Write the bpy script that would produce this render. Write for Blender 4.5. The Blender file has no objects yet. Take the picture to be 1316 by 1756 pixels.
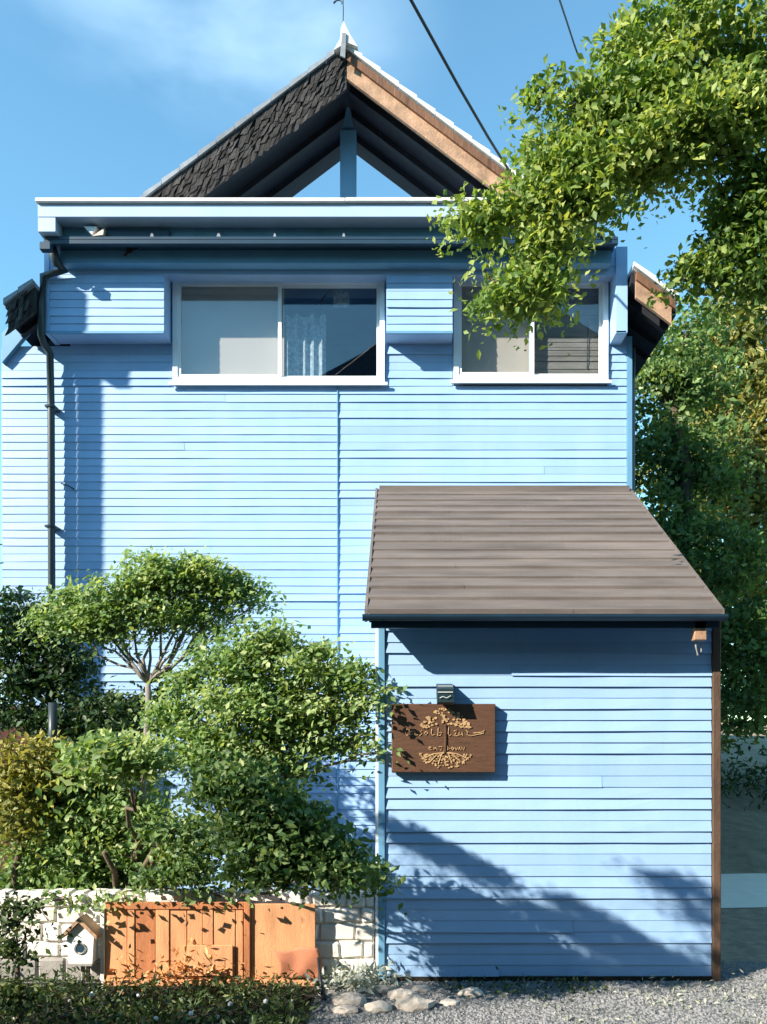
import bpy, bmesh, math, random
import numpy as np
from mathutils import Vector, Matrix
R = math.radians
rnd = random.Random(7)
S = bpy.context.scene
COL = S.collection

# ------------------------------------------------------------------ camera
EYE = 1.6; F = 1400.0; CX = 692.0; CY = 1260.0        # photo pixels: vanishing point of the depth lines
cam_d = bpy.data.cameras.new("camera"); cam = bpy.data.objects.new("camera", cam_d); COL.objects.link(cam)
cam.location = (0, 0, EYE); cam.rotation_euler = (R(90), 0, 0)
cam_d.sensor_width = 36; cam_d.sensor_fit = 'AUTO'; cam_d.lens = F / 1756 * 36
cam_d.shift_x = -(CX - 658) / 1756; cam_d.shift_y = (CY - 878) / 1756
cam_d.clip_start = .05; cam_d.clip_end = 1000
S.camera = cam
# ------------------------------------------------------------------ light
SUN = Vector((1.45, 1.0, -1.0)).normalized()          # direction light travels
sd = bpy.data.lights.new("sun", 'SUN'); so = bpy.data.objects.new("sun", sd); COL.objects.link(so)
sd.energy = 5.0; sd.angle = R(.5); sd.color = (1.0, .88, .74)
so.rotation_euler = SUN.to_track_quat('-Z', 'Y').to_euler()
W = bpy.data.worlds.new("World"); S.world = W; W.use_nodes = True
nt = W.node_tree; nt.nodes.clear()
wo = nt.nodes.new("ShaderNodeOutputWorld"); bg = nt.nodes.new("ShaderNodeBackground")
sky = nt.nodes.new("ShaderNodeTexSky"); sky.sky_type = 'NISHITA'; sky.sun_disc = False
sky.sun_elevation = math.asin(-SUN.z); sky.sun_rotation = math.atan2(-SUN.x, -SUN.y)
sky.air_density = 1.15; sky.dust_density = .0; sky.ozone_density = 1.4
bg.inputs[1].default_value = .135
# one soft thin cloud, upper left
tc = nt.nodes.new("ShaderNodeTexCoord")
def wmath(op, a, b=None, c=None):
    n = nt.nodes.new("ShaderNodeMath"); n.operation = op
    for i, v in enumerate((a, b, c)):
        if v is None: continue
        if isinstance(v, (int, float)): n.inputs[i].default_value = v
        else: nt.links.new(v, n.inputs[i])
    return n.outputs[0]
nz = nt.nodes.new("ShaderNodeTexNoise"); nz.inputs['Scale'].default_value = 3.2; nz.inputs['Detail'].default_value = 5
mp = nt.nodes.new("ShaderNodeMapping"); mp.inputs['Scale'].default_value = (1, 1, 2.4); mp.inputs['Location'].default_value = (.30, .1, .55)
nt.links.new(tc.outputs['Generated'], mp.inputs[0]); nt.links.new(mp.outputs[0], nz.inputs['Vector'])
mr = nt.nodes.new("ShaderNodeMapRange"); mr.inputs[1].default_value = .44; mr.inputs[2].default_value = .70; mr.inputs[4].default_value = .42
nt.links.new(nz.outputs[0], mr.inputs[0])
cd = Vector((-.23, 1, .88)).normalized()
vd = nt.nodes.new("ShaderNodeVectorMath"); vd.operation = 'SUBTRACT'; vd.inputs[1].default_value = cd
nt.links.new(tc.outputs['Generated'], vd.inputs[0])
vm = nt.nodes.new("ShaderNodeVectorMath"); vm.operation = 'MULTIPLY'; vm.inputs[1].default_value = (1.0, 1.0, 2.6)
nt.links.new(vd.outputs[0], vm.inputs[0])
vl = nt.nodes.new("ShaderNodeVectorMath"); vl.operation = 'LENGTH'; nt.links.new(vm.outputs[0], vl.inputs[0])
mk = nt.nodes.new("ShaderNodeMapRange"); mk.interpolation_type = 'SMOOTHSTEP'
mk.inputs[1].default_value = .24; mk.inputs[2].default_value = .02; mk.inputs[3].default_value = 0; mk.inputs[4].default_value = 1
nt.links.new(vl.outputs['Value'], mk.inputs[0])
mix = nt.nodes.new("ShaderNodeMixRGB"); mix.inputs[2].default_value = (8.6, 7.4, 8.2, 1)
nt.links.new(wmath('MULTIPLY', mr.outputs[0], mk.outputs[0]), mix.inputs[0]); nt.links.new(sky.outputs[0], mix.inputs[1])
tint = nt.nodes.new('ShaderNodeMixRGB'); tint.blend_type = 'MULTIPLY'; tint.inputs[0].default_value = 1; tint.inputs[2].default_value = (.66, 1.0, 1.0, 1)   # clean blue air
nt.links.new(mix.outputs[0], tint.inputs[1]); nt.links.new(tint.outputs[0], bg.inputs[0]); nt.links.new(bg.outputs[0], wo.inputs[0])
vs = S.view_settings; vs.view_transform = 'Standard'; vs.look = 'None'; vs.exposure = 1.2; vs.gamma = 1
try: vs.use_curve_mapping = False
except Exception: pass

# ------------------------------------------------------------------ helpers
def P(px, py, D): return Vector(((px - CX) * D / F, D, EYE + (CY - py) * D / F))
def PX(px, D): return (px - CX) * D / F
def PZ(py, D): return EYE + (CY - py) * D / F

def mat(name, col, rough=.6, var=.15, scale=3.0, aniso=(1, 1, 1), bump=0.0, bscale=60, metal=0.0, rand=0.0, col2=None, spec=.4, thresh=None):
    m = bpy.data.materials.new(name); m.use_nodes = True; t = m.node_tree
    b = t.nodes["Principled BSDF"]; b.inputs['Roughness'].default_value = rough; b.inputs['Metallic'].default_value = metal
    b.inputs['Specular IOR Level'].default_value = spec
    g = t.nodes.new("ShaderNodeNewGeometry"); mp = t.nodes.new("ShaderNodeMapping"); mp.inputs['Scale'].default_value = aniso
    t.links.new(g.outputs['Position'], mp.inputs[0])
    n = t.nodes.new("ShaderNodeTexNoise"); n.inputs['Scale'].default_value = scale; n.inputs['Detail'].default_value = 6; n.inputs['Roughness'].default_value = .62
    t.links.new(mp.outputs[0], n.inputs['Vector'])
    r = t.nodes.new("ShaderNodeMapRange"); lo, hi = thresh or (.3, .7)
    r.inputs[1].default_value = lo; r.inputs[2].default_value = hi
    t.links.new(n.outputs[0], r.inputs[0])
    c = t.nodes.new("ShaderNodeMixRGB"); c2 = col2 or tuple(max(0, x * (1 - var * 2)) for x in col)
    c.inputs[1].default_value = (*c2, 1); c.inputs[2].default_value = (*col, 1)
    t.links.new(r.outputs[0], c.inputs[0]); out = c.outputs[0]
    if rand:
        oi = t.nodes.new("ShaderNodeObjectInfo"); rr = t.nodes.new("ShaderNodeMapRange")
        rr.inputs[3].default_value = 1 - rand; rr.inputs[4].default_value = 1 + rand * .6
        t.links.new(oi.outputs['Random'], rr.inputs[0])
        mu = t.nodes.new("ShaderNodeVectorMath"); mu.operation = 'SCALE'
        t.links.new(out, mu.inputs[0]); t.links.new(rr.outputs[0], mu.inputs['Scale']); out = mu.outputs[0]
    t.links.new(out, b.inputs['Base Color'])
    if bump:
        n2 = t.nodes.new("ShaderNodeTexNoise"); n2.inputs['Scale'].default_value = bscale; n2.inputs['Detail'].default_value = 5
        t.links.new(mp.outputs[0], n2.inputs['Vector'])
        bp = t.nodes.new("ShaderNodeBump"); bp.inputs['Strength'].default_value = bump; bp.inputs['Distance'].default_value = .01
        t.links.new(n2.outputs[0], bp.inputs['Height']); t.links.new(bp.outputs[0], b.inputs['Normal'])
    return m

def leafmat(name, dark, mid, light, trans=.35):
    m = bpy.data.materials.new(name); m.use_nodes = True; t = m.node_tree; t.nodes.clear()
    o = t.nodes.new("ShaderNodeOutputMaterial"); a = t.nodes.new("ShaderNodeAttribute"); a.attribute_name = "tint"
    cr = t.nodes.new("ShaderNodeValToRGB"); e = cr.color_ramp.elements
    e[0].position = 0; e[0].color = (*dark, 1); e[1].position = 1; e[1].color = (*light, 1)
    k = e.new(.55); k.color = (*mid, 1)
    t.links.new(a.outputs['Fac'], cr.inputs[0])
    b = t.nodes.new("ShaderNodeBsdfPrincipled"); b.inputs['Roughness'].default_value = .5; b.inputs['Specular IOR Level'].default_value = .35
    tr = t.nodes.new("ShaderNodeBsdfTranslucent"); mx = t.nodes.new("ShaderNodeMixShader"); mx.inputs[0].default_value = trans
    hs = t.nodes.new("ShaderNodeMixRGB"); hs.blend_type = 'MULTIPLY'; hs.inputs[0].default_value = 1; hs.inputs[2].default_value = (1.35, 1.25, .55, 1)
    t.links.new(cr.outputs[0], b.inputs['Base Color']); t.links.new(cr.outputs[0], hs.inputs[1]); t.links.new(hs.outputs[0], tr.inputs[0])
    t.links.new(b.outputs[0], mx.inputs[1]); t.links.new(tr.outputs[0], mx.inputs[2]); t.links.new(mx.outputs[0], o.inputs[0])
    return m

def link(name, me, m=None, parent=None):
    o = bpy.data.objects.new(name, me); COL.objects.link(o)
    if m is not None and me is not None and len(me.materials) == 0: me.materials.append(m)
    if parent is not None:
        o.parent = parent; o.matrix_parent_inverse = Matrix.Translation(-Vector(parent_world(parent)))
    return o
def parent_world(p):
    v = Vector(p.location)
    return v
# every thing's empty sits at its base with no rotation, parts are given in world coordinates
class TH:
    pass
def thing(name, label, cat, loc=(0, 0, 0), group=None):
    o = bpy.data.objects.new(name, None); COL.objects.link(o); o.location = loc; o.empty_display_size = .1
    o['label'] = label; o['category'] = cat
    if group: o['group'] = group
    return o
def wl(o):
    v = Vector(o.location); p = o.parent
    while p is not None:
        v = v + Vector(p.location); p = p.parent
    return v
def part(name, bm, m, parent, smooth=False, label=None):
    """bm in world coordinates -> object child of parent (mesh shifted into the parent's frame)"""
    off = wl(parent) if parent is not None else Vector((0, 0, 0))
    me = bm if isinstance(bm, bpy.types.Mesh) else bpy.data.meshes.new(name)
    if not isinstance(bm, bpy.types.Mesh):
        if parent is not None: bmesh.ops.translate(bm, verts=bm.verts, vec=-off)
        bm.normal_update(); bm.to_mesh(me); bm.free()
    if smooth:
        for p in me.polygons: p.use_smooth = True
    o = bpy.data.objects.new(name, me); COL.objects.link(o); o.parent = parent
    if m is not None and not me.materials: me.materials.append(m)
    if label: o['label'] = label
    return o
def tag(o, label=None, cat=None, group=None, kind=None):
    for k, v in (('label', label), ('category', cat), ('group', group), ('kind', kind)):
        if v: o[k] = v
    return o
def B(): return bmesh.new()
def box(bm, x0, x1, y0, y1, z0, z1, bev=0.0, rz=0.0, jit=0.0):
    r = bmesh.ops.create_cube(bm, size=1.0); vs = r['verts']
    c = Vector(((x0 + x1) / 2, (y0 + y1) / 2, (z0 + z1) / 2)); s = Vector((abs(x1 - x0), abs(y1 - y0), abs(z1 - z0)))
    for v in vs:
        v.co = Vector((v.co.x * s.x, v.co.y * s.y, v.co.z * s.z))
        if jit: v.co += Vector([rnd.uniform(-jit, jit) for _ in range(3)])
        if rz: v.co.rotate(Matrix.Rotation(rz, 3, 'Z'))
        v.co += c
    if bev:
        es = {e for v in vs for e in v.link_edges}
        bmesh.ops.bevel(bm, geom=list(es), offset=bev, segments=1, affect='EDGES')
    return bm
def prism(bm, pts, y0, y1):
    """polygon in XZ extruded along y; pts list of (x,z)"""
    a = [bm.verts.new((x, y0, z)) for x, z in pts]; b = [bm.verts.new((x, y1, z)) for x, z in pts]
    n = len(pts); fs = [bm.faces.new(a), bm.faces.new(b[::-1])]
    for i in range(n): fs.append(bm.faces.new((a[i], b[i], b[(i + 1) % n], a[(i + 1) % n])))
    bmesh.ops.recalc_face_normals(bm, faces=fs)
    return bm
def prismx(bm, pts, x0, x1):
    """polygon in YZ extruded along x"""
    a = [bm.verts.new((x0, y, z)) for y, z in pts]; b = [bm.verts.new((x1, y, z)) for y, z in pts]
    n = len(pts); fs = [bm.faces.new(a), bm.faces.new(b[::-1])]
    for i in range(n): fs.append(bm.faces.new((a[i], b[i], b[(i + 1) % n], a[(i + 1) % n])))
    bmesh.ops.recalc_face_normals(bm, faces=fs)
    return bm
def tube(bm, pts, rad, n=8, cap=True):
    pts = [Vector(p) for p in pts]; rs = rad if isinstance(rad, (list, tuple)) else [rad] * len(pts)
    rings = []; up = Vector((0, 0, 1))
    for i, p in enumerate(pts):
        d = (pts[min(i + 1, len(pts) - 1)] - pts[max(i - 1, 0)]).normalized()
        u = d.cross(up) if abs(d.dot(up)) < .95 else d.cross(Vector((0, 1, 0)))
        u.normalize(); w = d.cross(u)
        if rings and i: pass
        rings.append([bm.verts.new(p + (u * math.cos(a) + w * math.sin(a)) * rs[i]) for a in [2 * math.pi * k / n for k in range(n)]])
    for i in range(len(rings) - 1):
        for k in range(n):
            bm.faces.new((rings[i][k], rings[i][(k + 1) % n], rings[i + 1][(k + 1) % n], rings[i + 1][k]))
    if cap:
        bm.faces.new(rings[0][::-1]); bm.faces.new(rings[-1])
    return bm

# ------------------------------------------------------------------ materials
M = {}
M['siding'] = mat('pale_blue_paint', (.315, .50, .77), .5, .07, 1.7, (2.2, 2, .7), .12, 90, col2=(.27, .45, .68), rand=.09)
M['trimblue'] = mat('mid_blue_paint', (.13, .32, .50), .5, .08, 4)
M['white'] = mat('white_aluminium', (.80, .84, .86), .35, .03, 6)
M['parapet'] = mat('pale_metal_coping', (.40, .54, .70), .4, .06, 2.5)
M['gable'] = mat('white_gable_plaster', (.80, .86, .90), .8, .03, 5)
M['navy'] = mat('dark_navy_metal', (.018, .05, .085), .4, .1, 6)
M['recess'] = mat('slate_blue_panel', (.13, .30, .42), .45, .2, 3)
M['pipe'] = mat('dark_green_grey_pipe', (.03, .05, .06), .4, .1, 6)
M['tan'] = mat('weathered_tan_wood', (.52, .33, .21), .75, .28, 9, (1, 1, 1), .4, 50)
M['brownwood'] = mat('brown_timber', (.22, .11, .06), .7, .3, 14, (1, 1, .2), .4, 60)
M['postwood'] = mat('dark_post_wood', (.12, .075, .05), .8, .3, 6, (1, 1, .5), .4, 60)
M['darkshingle'] = mat('charred_shingle', (.060, .058, .058), .85, .35, 16, (1, 1, 1), .6, 70, rand=.7)
M['soffit'] = mat('dark_soffit_board', (.014, .018, .028), .8, .2, 8)
M['tile'] = mat('silver_grey_roof_tile', (.30, .34, .38), .35, .15, 9, rand=.2)
M['tilelight'] = mat('pale_ridge_mortar', (.72, .74, .72), .6, .1, 9)
M['shedroof'] = mat('brown_grey_roofing', (.180, .158, .145), .75, .24, 2.2, (.6, 1, 6), .25, 70, rand=.10, spec=.25)
M['blind'] = mat('beige_roller_blind', (.64, .54, .46), .8, .02, 3)
M['blind2'] = mat('grey_slatted_blind', (.36, .32, .28), .7, .2, 2.5, (1, 1, 4))
M['lace'] = mat('lace_curtain', (.50, .58, .62), .9, .35, 26, (1, 1, 1))
M['room'] = mat('room_wall', (.04, .27, .50), .9, .1, 3)
M['signwood'] = mat('brown_sign_board', (.115, .056, .030), .55, .22, 9, (1, 1, 7), .3, 50)
M['signgold'] = mat('carved_tan_relief', (.60, .40, .20), .6, .3, 45)
M['lampblack'] = mat('dark_green_lamp', (.012, .03, .035), .35, .1, 8)
M['lens'] = mat('lamp_lens', (.5, .55, .55), .2, .1, 8)
M['orange'] = mat('orange_stained_wood', (.74, .37, .18), .7, .20, 5, (3, 1, .6), .3, 60, rand=.08)
M['orange2'] = mat('rust_orange_wood', (.50, .20, .085), .65, .18, 9, (1, 1, .4), .3, 60)
M['cloth'] = mat('salmon_cloth', (.55, .22, .12), .85, .15, 10)
M['whitewall'] = mat('whitewashed_stone', (.80, .78, .72), .85, .10, 8, (1, 1, 1), .6, 35, rand=.08)
M['plinth'] = mat('grey_plinth', (.33, .32, .30), .9, .15, 8, bump=.4)
M['asph'] = mat('grey_gravel_ground', (.20, .21, .21), .95, .25, 24, bump=.8, bscale=90)
M['gravel'] = mat('grey_pebble', (.27, .28, .285), .9, .3, 60)
M['stone'] = mat('pale_stone', (.66, .60, .52), .9, .2, 14, bump=.6, bscale=40, rand=.2)
M['soil'] = mat('dark_soil', (.035, .03, .022), 1, .3, 30, bump=.8, bscale=80)
M['bank'] = mat('dry_grass_bank', (.32, .26, .17), 1, .22, 5, bump=.8, bscale=40)
M['slab'] = mat('painted_sunlit_ground', (.84, .74, .60), .8, .06, 6, bump=.2)  # pale colour standing in for sunlight on the ground
M['bark'] = mat('grey_brown_bark', (.16, .12, .085), .9, .3, 20, (1, 1, .25), .6, 60)
M['barkgrey'] = mat('pale_grey_bark', (.30, .28, .25), .9, .25, 20, (1, 1, .25), .5, 60)
M['cable'] = mat('black_cable', (.012, .016, .022), .5, .05, 5)
M['pole'] = mat('grey_concrete_pole', (.36, .36, .35), .9, .1, 8)
M['rust'] = mat('dark_rust_red', (.10, .03, .022), .8, .3, 9)
M['farwall'] = mat('cream_render', (.55, .52, .46), .9, .05, 3)
M['farroof'] = mat('dark_slate_roof', (.03, .035, .045), .7, .1, 3)

def glassmat():
    m = bpy.data.materials.new('window_glass'); m.use_nodes = True; t = m.node_tree; t.nodes.clear()
    o = t.nodes.new("ShaderNodeOutputMaterial"); tr = t.nodes.new("ShaderNodeBsdfTransparent"); tr.inputs[0].default_value = (.90, .94, .96, 1)
    g = t.nodes.new("ShaderNodeBsdfGlossy"); g.inputs['Roughness'].default_value = .01
    f = t.nodes.new("ShaderNodeLayerWeight"); f.inputs[0].default_value = .5
    pw = t.nodes.new("ShaderNodeMath"); pw.operation = 'POWER'; pw.inputs[1].default_value = 4.0
    a = t.nodes.new("ShaderNodeMath"); a.operation = 'MULTIPLY_ADD'; a.inputs[1].default_value = .9; a.inputs[2].default_value = .09
    mx = t.nodes.new("ShaderNodeMixShader")
    t.links.new(f.outputs['Facing'], pw.inputs[0]); t.links.new(pw.outputs[0], a.inputs[0]); t.links.new(a.outputs[0], mx.inputs[0]); t.links.new(tr.outputs[0], mx.inputs[1]); t.links.new(g.outputs[0], mx.inputs[2])
    t.links.new(mx.outputs[0], o.inputs[0]); return m
M['glass'] = glassmat()

# ------------------------------------------------------------------ ground
def plane_obj(name, pts, z, m):
    bm = B(); bm.faces.new([bm.verts.new((x, y, z)) for x, y in pts]); o = part(name, bm, m, None); tag(o, kind='structure'); return o
plane_obj('ground', [(-300, -300), (300, -300), (300, 300), (-300, 300)], 0, M['asph'])
plane_obj('planting_soil', [(-4.2, 3.0), (-.50, 3.0), (-.55, 5.24), (-4.2, 5.24)], .006, M['soil'])
plane_obj('painted_sun_patch', [(2.3, 7.45), (9, 8.0), (9, 9.9), (2.3, 9.2)], .008, M['slab'])  # sunlit patch painted as a pale strip; the house shades this spot
M['added_road'] = mat('dark_asphalt', (.10, .10, .105), .9, .2, 12, bump=.4)
plane_obj('added_road', [(-120, -4.2), (120, -4.2), (120, 2.6), (-120, 2.6)], .004, M['added_road'])  # unseen dark surface, added to cut ground bounce onto the facade
M['dirt'] = mat('brown_dirt', (.34, .25, .165), .95, .25, 8, bump=.8, bscale=50)
plane_obj('dirt_path', [(2.07, 5.5), (9, 6.2), (14, 9.6), (2.07, 9.6)], .003, M['dirt'])
# dry bank rising behind the path
bm = B(); nx, ny = 40, 26; gv = []
for j in range(ny):
    row = []
    for i in range(nx):
        x = 2.2 + i * .7; y = 9.3 + j * .5
        z = .30 * (y - 9.3) ** .75 + .05 * math.sin(x * 2.1 + y) + rnd.uniform(-.03, .03) if j else -.02
        row.append(bm.verts.new((x, y, z)))
    gv.append(row)
for j in range(ny - 1):
    for i in range(nx - 1): bm.faces.new((gv[j][i], gv[j][i + 1], gv[j + 1][i + 1], gv[j + 1][i]))
tag(part('grass_bank', bm, M['bank'], None, True), kind='structure')

# ------------------------------------------------------------------ siding
board_cache = {}
def board_mesh(L, h, lip, mk, key):
    k = (round(L, 2), round(h, 4), key, mk)
    if k in board_cache: return board_cache[k]
    rr = random.Random(round(L * 100) * 31 + key * 7919)
    n = max(3, int(L / .28)); lipk = lip * rr.choice([.5, .75, 1.0, 1.3, 1.7])
    secs = []; dz = 0
    for i in range(n + 1):
        dz = max(-.0035, min(.0035, dz + rr.uniform(-.0018, .0018))); dy = rr.uniform(-.15, .15) * lipk
        x = -L / 2 + L * i / n
        secs.append([(x, 0, dz), (x, -lipk + dy, dz), (x, -.002, h + .002), (x, 0, h + .002)])
    vs = [v for s in secs for v in s]; fs = []
    for i in range(n):
        a = i * 4; b = a + 4
        for j in range(4): fs.append((a + j, a + (j + 1) % 4, b + (j + 1) % 4, b + j))
    fs.append((3, 2, 1, 0)); fs.append((n * 4, n * 4 + 1, n * 4 + 2, n * 4 + 3))
    me = bpy.data.meshes.new('siding_board'); me.from_pydata(vs, [], fs); me.materials.append(M[mk]); me.update()
    board_cache[k] = me; return me
def boards(parent, x0, x1, y, z, h, lip=.0095, p=.22):
    if rnd.random() < p and x1 - x0 > 1.2:
        c = x0 + (x1 - x0) * rnd.uniform(.2, .8); board(parent, x0, c, y, z, h, lip, inset=.0015); board(parent, c, x1, y, z, h, lip, inset=.0015)
    else: board(parent, x0, x1, y, z, h, lip)
def board(parent, x0, x1, y, z, h, lip=.0095, mk='siding', inset=.003):
    x0 += inset; x1 -= inset; L = x1 - x0
    if L < .02: return
    me = board_mesh(L, h, lip, mk, rnd.randrange(6))
    o = bpy.data.objects.new('siding_board', me); COL.objects.link(o); o.parent = parent
    o.location = Vector(((x0 + x1) / 2, y, z)) - wl(parent)
    o.rotation_euler = (0, rnd.uniform(-.0009, .0009), 0)
    sx = L / round(L, 2) if round(L, 2) > 0 else 1

# ------------------------------------------------------------------ house
WY = 7.6; BY = 7.38                       # main wall plane, bay plane
XL, XR = -3.74, 2.08
W1 = (-2.139, -.174, 4.85, 5.845); W2 = (.467, 1.90, 4.87, 5.845)
RX, RZ, SL = -.52, 7.71, .757            # roof ridge x, outer height, slope
def roofz(x): return RZ - SL * abs(x - RX)
house = thing('house', 'pale blue clapboard two storey house with steep gable roof and sliding windows', 'house', (0, WY, 0))
bm = B()                                   # backing walls round the window holes
yb0, yb1 = WY, WY + .12
box(bm, XL, XR, yb0, yb1, 0, 4.84); box(bm, XL, W1[0], yb0, yb1, 4.84, 5.2)
box(bm, -3.1, W1[0] - .001, yb0 + .001, yb1, 5.2, 5.99); box(bm, W1[1], W2[0], yb0, yb1, 4.84, 5.99); box(bm, W2[1], XR, yb0, yb1, 4.84, 5.43)
box(bm, W2[1], 2.0, yb0 + .001, yb1, 5.43, 5.99)
box(bm, W1[0], W1[1], yb0, yb1, 5.845, 5.99); box(bm, W2[0], W2[1], yb0, yb1, 5.845, 5.99)
part('wall', bm, M['siding'], house)
bm = B(); box(bm, XR - .12, XR, yb1, 14, 0, 5.43); box(bm, XL, XL + .12, yb1, 14, 0, 5.0); box(bm, XL, XR, 14, 14.1, 0, 5.0)
box(bm, XL + .12, XR - .12, yb1, 14, 4.5, 4.55)
part('wall', bm, M['siding'], house)
H = .0742
z = .02; k = 0
while z < 5.2:
    top = z + H
    if top <= 4.86:
        j = -.612 + (0 if k % 9 else .0)
        boards(house, XL, j, WY, z, H); boards(house, j, XR, WY, z, H)
    else:
        zz = z
        board(house, XL, W1[0] - .01, WY, zz, H)
        if zz < 5.25:
            board(house, W1[1] + .01, W2[0] - .01, WY, zz, H); board(house, W2[1] + .01, XR, WY, zz, H)
    z += H; k += 1
# joint strip between the two runs of boards
bm = B(); box(bm, -.617, -.607, WY - .019, WY, .0, 4.84); part('joint_strip', bm, M['trimblue'], house)
bm = B(); box(bm, XR, XR + .045, WY - .02, WY + .1, 0, 5.3); part('corner_trim', bm, M['trimblue'], house)
# bay: projecting band of the upper storey
bx0, bx1 = PX(80, BY), PX(1073, BY); bz0, bz1 = 5.237, 6.0
O1 = (W1[0] - .02, W1[1] + .02); O2 = (W2[0] - .02, W2[1] + .02); OZ = 5.80
bm = B(); box(bm, bx0, O1[0], BY, WY, bz0, bz1); box(bm, O1[1], O2[0], BY, WY, bz0, bz1); box(bm, O2[1], bx1, BY, WY, bz0, bz1)
box(bm, O1[0], O1[1], BY + .001, WY, OZ, bz1 - .001); box(bm, O2[0], O2[1], BY + .001, WY, OZ, bz1 - .001)
part('bay_wall', bm, M['siding'], house)
z = bz0
while z < bz1 - .03:
    if z + H <= OZ + .03:
        board(house, bx0, O1[0], BY, z, H); board(house, O1[1], O2[0], BY, z, H); board(house, O2[1], bx1, BY, z, H)
    else: board(house, bx0, bx1, BY, z, min(H, bz1 - z))
    z += H
bm = B()
for a, b in ((bx0, O1[0]), (O1[1], O2[0]), (O2[1], bx1)): box(bm, a, b, BY - .022, BY - .001, bz0 - .018, bz0 + .004)
part('drip_edge', bm, M['trimblue'], house)
bm = B(); box(bm, bx0 - .012, bx0 + .03, BY - .02, WY, bz0 - .01, bz1); part('corner_trim', bm, M['siding'], house)
bm = B(); box(bm, bx1 - .09, bx1 + .012, BY - .022, WY, bz0 - .01, bz1); part('corner_trim', bm, M['siding'], house)
# shadow box under the gutter, gutter sheet, recessed band, coping
gx0, gx1 = PX(76, 7.13), PX(1060, 7.13)
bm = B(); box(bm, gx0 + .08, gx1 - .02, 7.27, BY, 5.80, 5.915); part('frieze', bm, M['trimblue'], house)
bm = B(); box(bm, gx0, gx1, 7.12, BY + .2, 5.918, 5.948, .004); box(bm, gx0, gx1, 7.12, 7.16, 5.885, 5.917); part('gutter', bm, M['navy'], house)
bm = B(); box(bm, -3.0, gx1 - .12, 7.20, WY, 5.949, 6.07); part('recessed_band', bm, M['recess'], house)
fx0, fx1 = PX(65, 7.05), PX(1040, 7.05)
bm = B(); box(bm, fx0, fx1, 7.05, 7.24, 6.071, 6.185, .004); part('fascia', bm, M['parapet'], house)
bm = B(); box(bm, fx0 - .01, PX(592, 7.02), 7.02, 7.30, 6.187, 6.222, .004); box(bm, PX(592, 7.02) + .004, fx1 + .01, 7.02, 7.30, 6.189, 6.224, .004)
part('coping', bm, M['tilelight'], house)
bm = B(); box(bm, fx0, fx0 + .15, 7.055, 7.4, 5.95, 6.07); part('end_panel', bm, M['parapet'], house)
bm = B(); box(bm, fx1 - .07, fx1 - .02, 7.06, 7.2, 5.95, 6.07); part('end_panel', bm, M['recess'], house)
bm = B(); box(bm, fx0 + .02, fx1 - .02, 7.24, 14.1, 6.12, 6.16); part('flat_roof', bm, M['parapet'], house)
for px in (262, 376, 472, 590):
    bm = B(); x = PX(px, 7.16); w = rnd.uniform(.012, .024)
    prism(bm, [(x - w, 5.95), (x + w, 5.95), (x + w * .4, 5.985), (x - w * .3, 5.99)], 7.14, 7.199)
    part('bracket', bm, M['tile'], house)
bm = B(); box(bm, PX(178, 7.18), PX(292, 7.18), 7.17, 7.199, 5.955, 6.04, .006); part('dark_vent', bm, M['navy'], house)
bm = B(); x = PX(160, 7.16); prism(bm, [(x - .07, 6.04), (x + .04, 6.04), (x - .0, 5.97)], 7.13, 7.198); part('flashing', bm, M['white'], house)
bm = B(); x = PX(172, 7.16); prism(bm, [(x - .05, 5.95), (x + .04, 5.96), (x + .05, 6.02)], 7.12, 7.198); part('flashing', bm, M['stone'], house)

# gable roof: two slabs, tan and charred barge boards, rafters, tiles
FY, BKY = 7.25, 14.2
def slope_slab(bm, x0, x1, t0, t1, y0, y1):
    """band between outer surface minus t0 and minus t1 (vertical)"""
    prism(bm, [(x0, roofz(x0) - t0), (x1, roofz(x1) - t0), (x1, roofz(x1) - t1), (x0, roofz(x0) - t1)], y0, y1)
EL, ER = -3.53, 2.43
XB0, XB1 = -3.27, -2.455; XB2, XB3 = 1.415, 2.035        # behind the bay the roof starts at the wall
SEGS = [(EL, XB0, FY, 'left', 2), (XB0, XB1, 7.75, 'left', 0), (XB1, RX, FY, 'left', 12), (RX, XB2, FY, 'right', 12), (XB2, XB3, 7.75, 'right', 0), (XB3, ER, FY, 'right', 2)]
for (a, b, fy, nm, n) in SEGS:
    bm = B(); bky = 8.36 if n == 12 else BKY
    slope_slab(bm, a, b, .05, .14, fy + .03, bky); r = part('roof', bm, M['soffit'], house)
    bm = B(); slope_slab(bm, a, b, .035, .049, fy - .01, bky); part('roof_deck', bm, M['tile'], r)
    for i in range(n):
        u0 = a + (b - a) * i / n; u1 = a + (b - a) * (i + 1) / n - .004
        bm = B(); zz0, zz1 = roofz(u0), roofz(u1); lift = .018
        lo, hi = (zz0, zz1)
        if nm == 'left': lo += lift
        else: hi += lift
        prism(bm, [(u0, lo), (u1, hi), (u1, zz1 - .034), (u0, zz0 - .034)], FY - .05, FY + .25)
        part('verge_tile', bm, M['tilelight'] if (nm == 'right') else M['tile'], r)
    for yy in (fy + .22, fy + .52, fy + .82) if n else ():
        bm = B(); slope_slab(bm, a + .03, b - .03, .1405, .205, yy, yy + .06); part('rafter', bm, M['soffit'], r)
for a, b in ((RX + .02, XB2), (XB3 + .03, ER - .02)):
    bm = B(); slope_slab(bm, a, b, .050, .125, FY - .03, FY + .028); part('barge_board', bm, M['brownwood'], house)
    bm = B(); slope_slab(bm, a, b - .03, .126, .27, FY - .005, FY + .028); part('barge_board', bm, M['tan'], house, label='tan weathered lower barge board')
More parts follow.
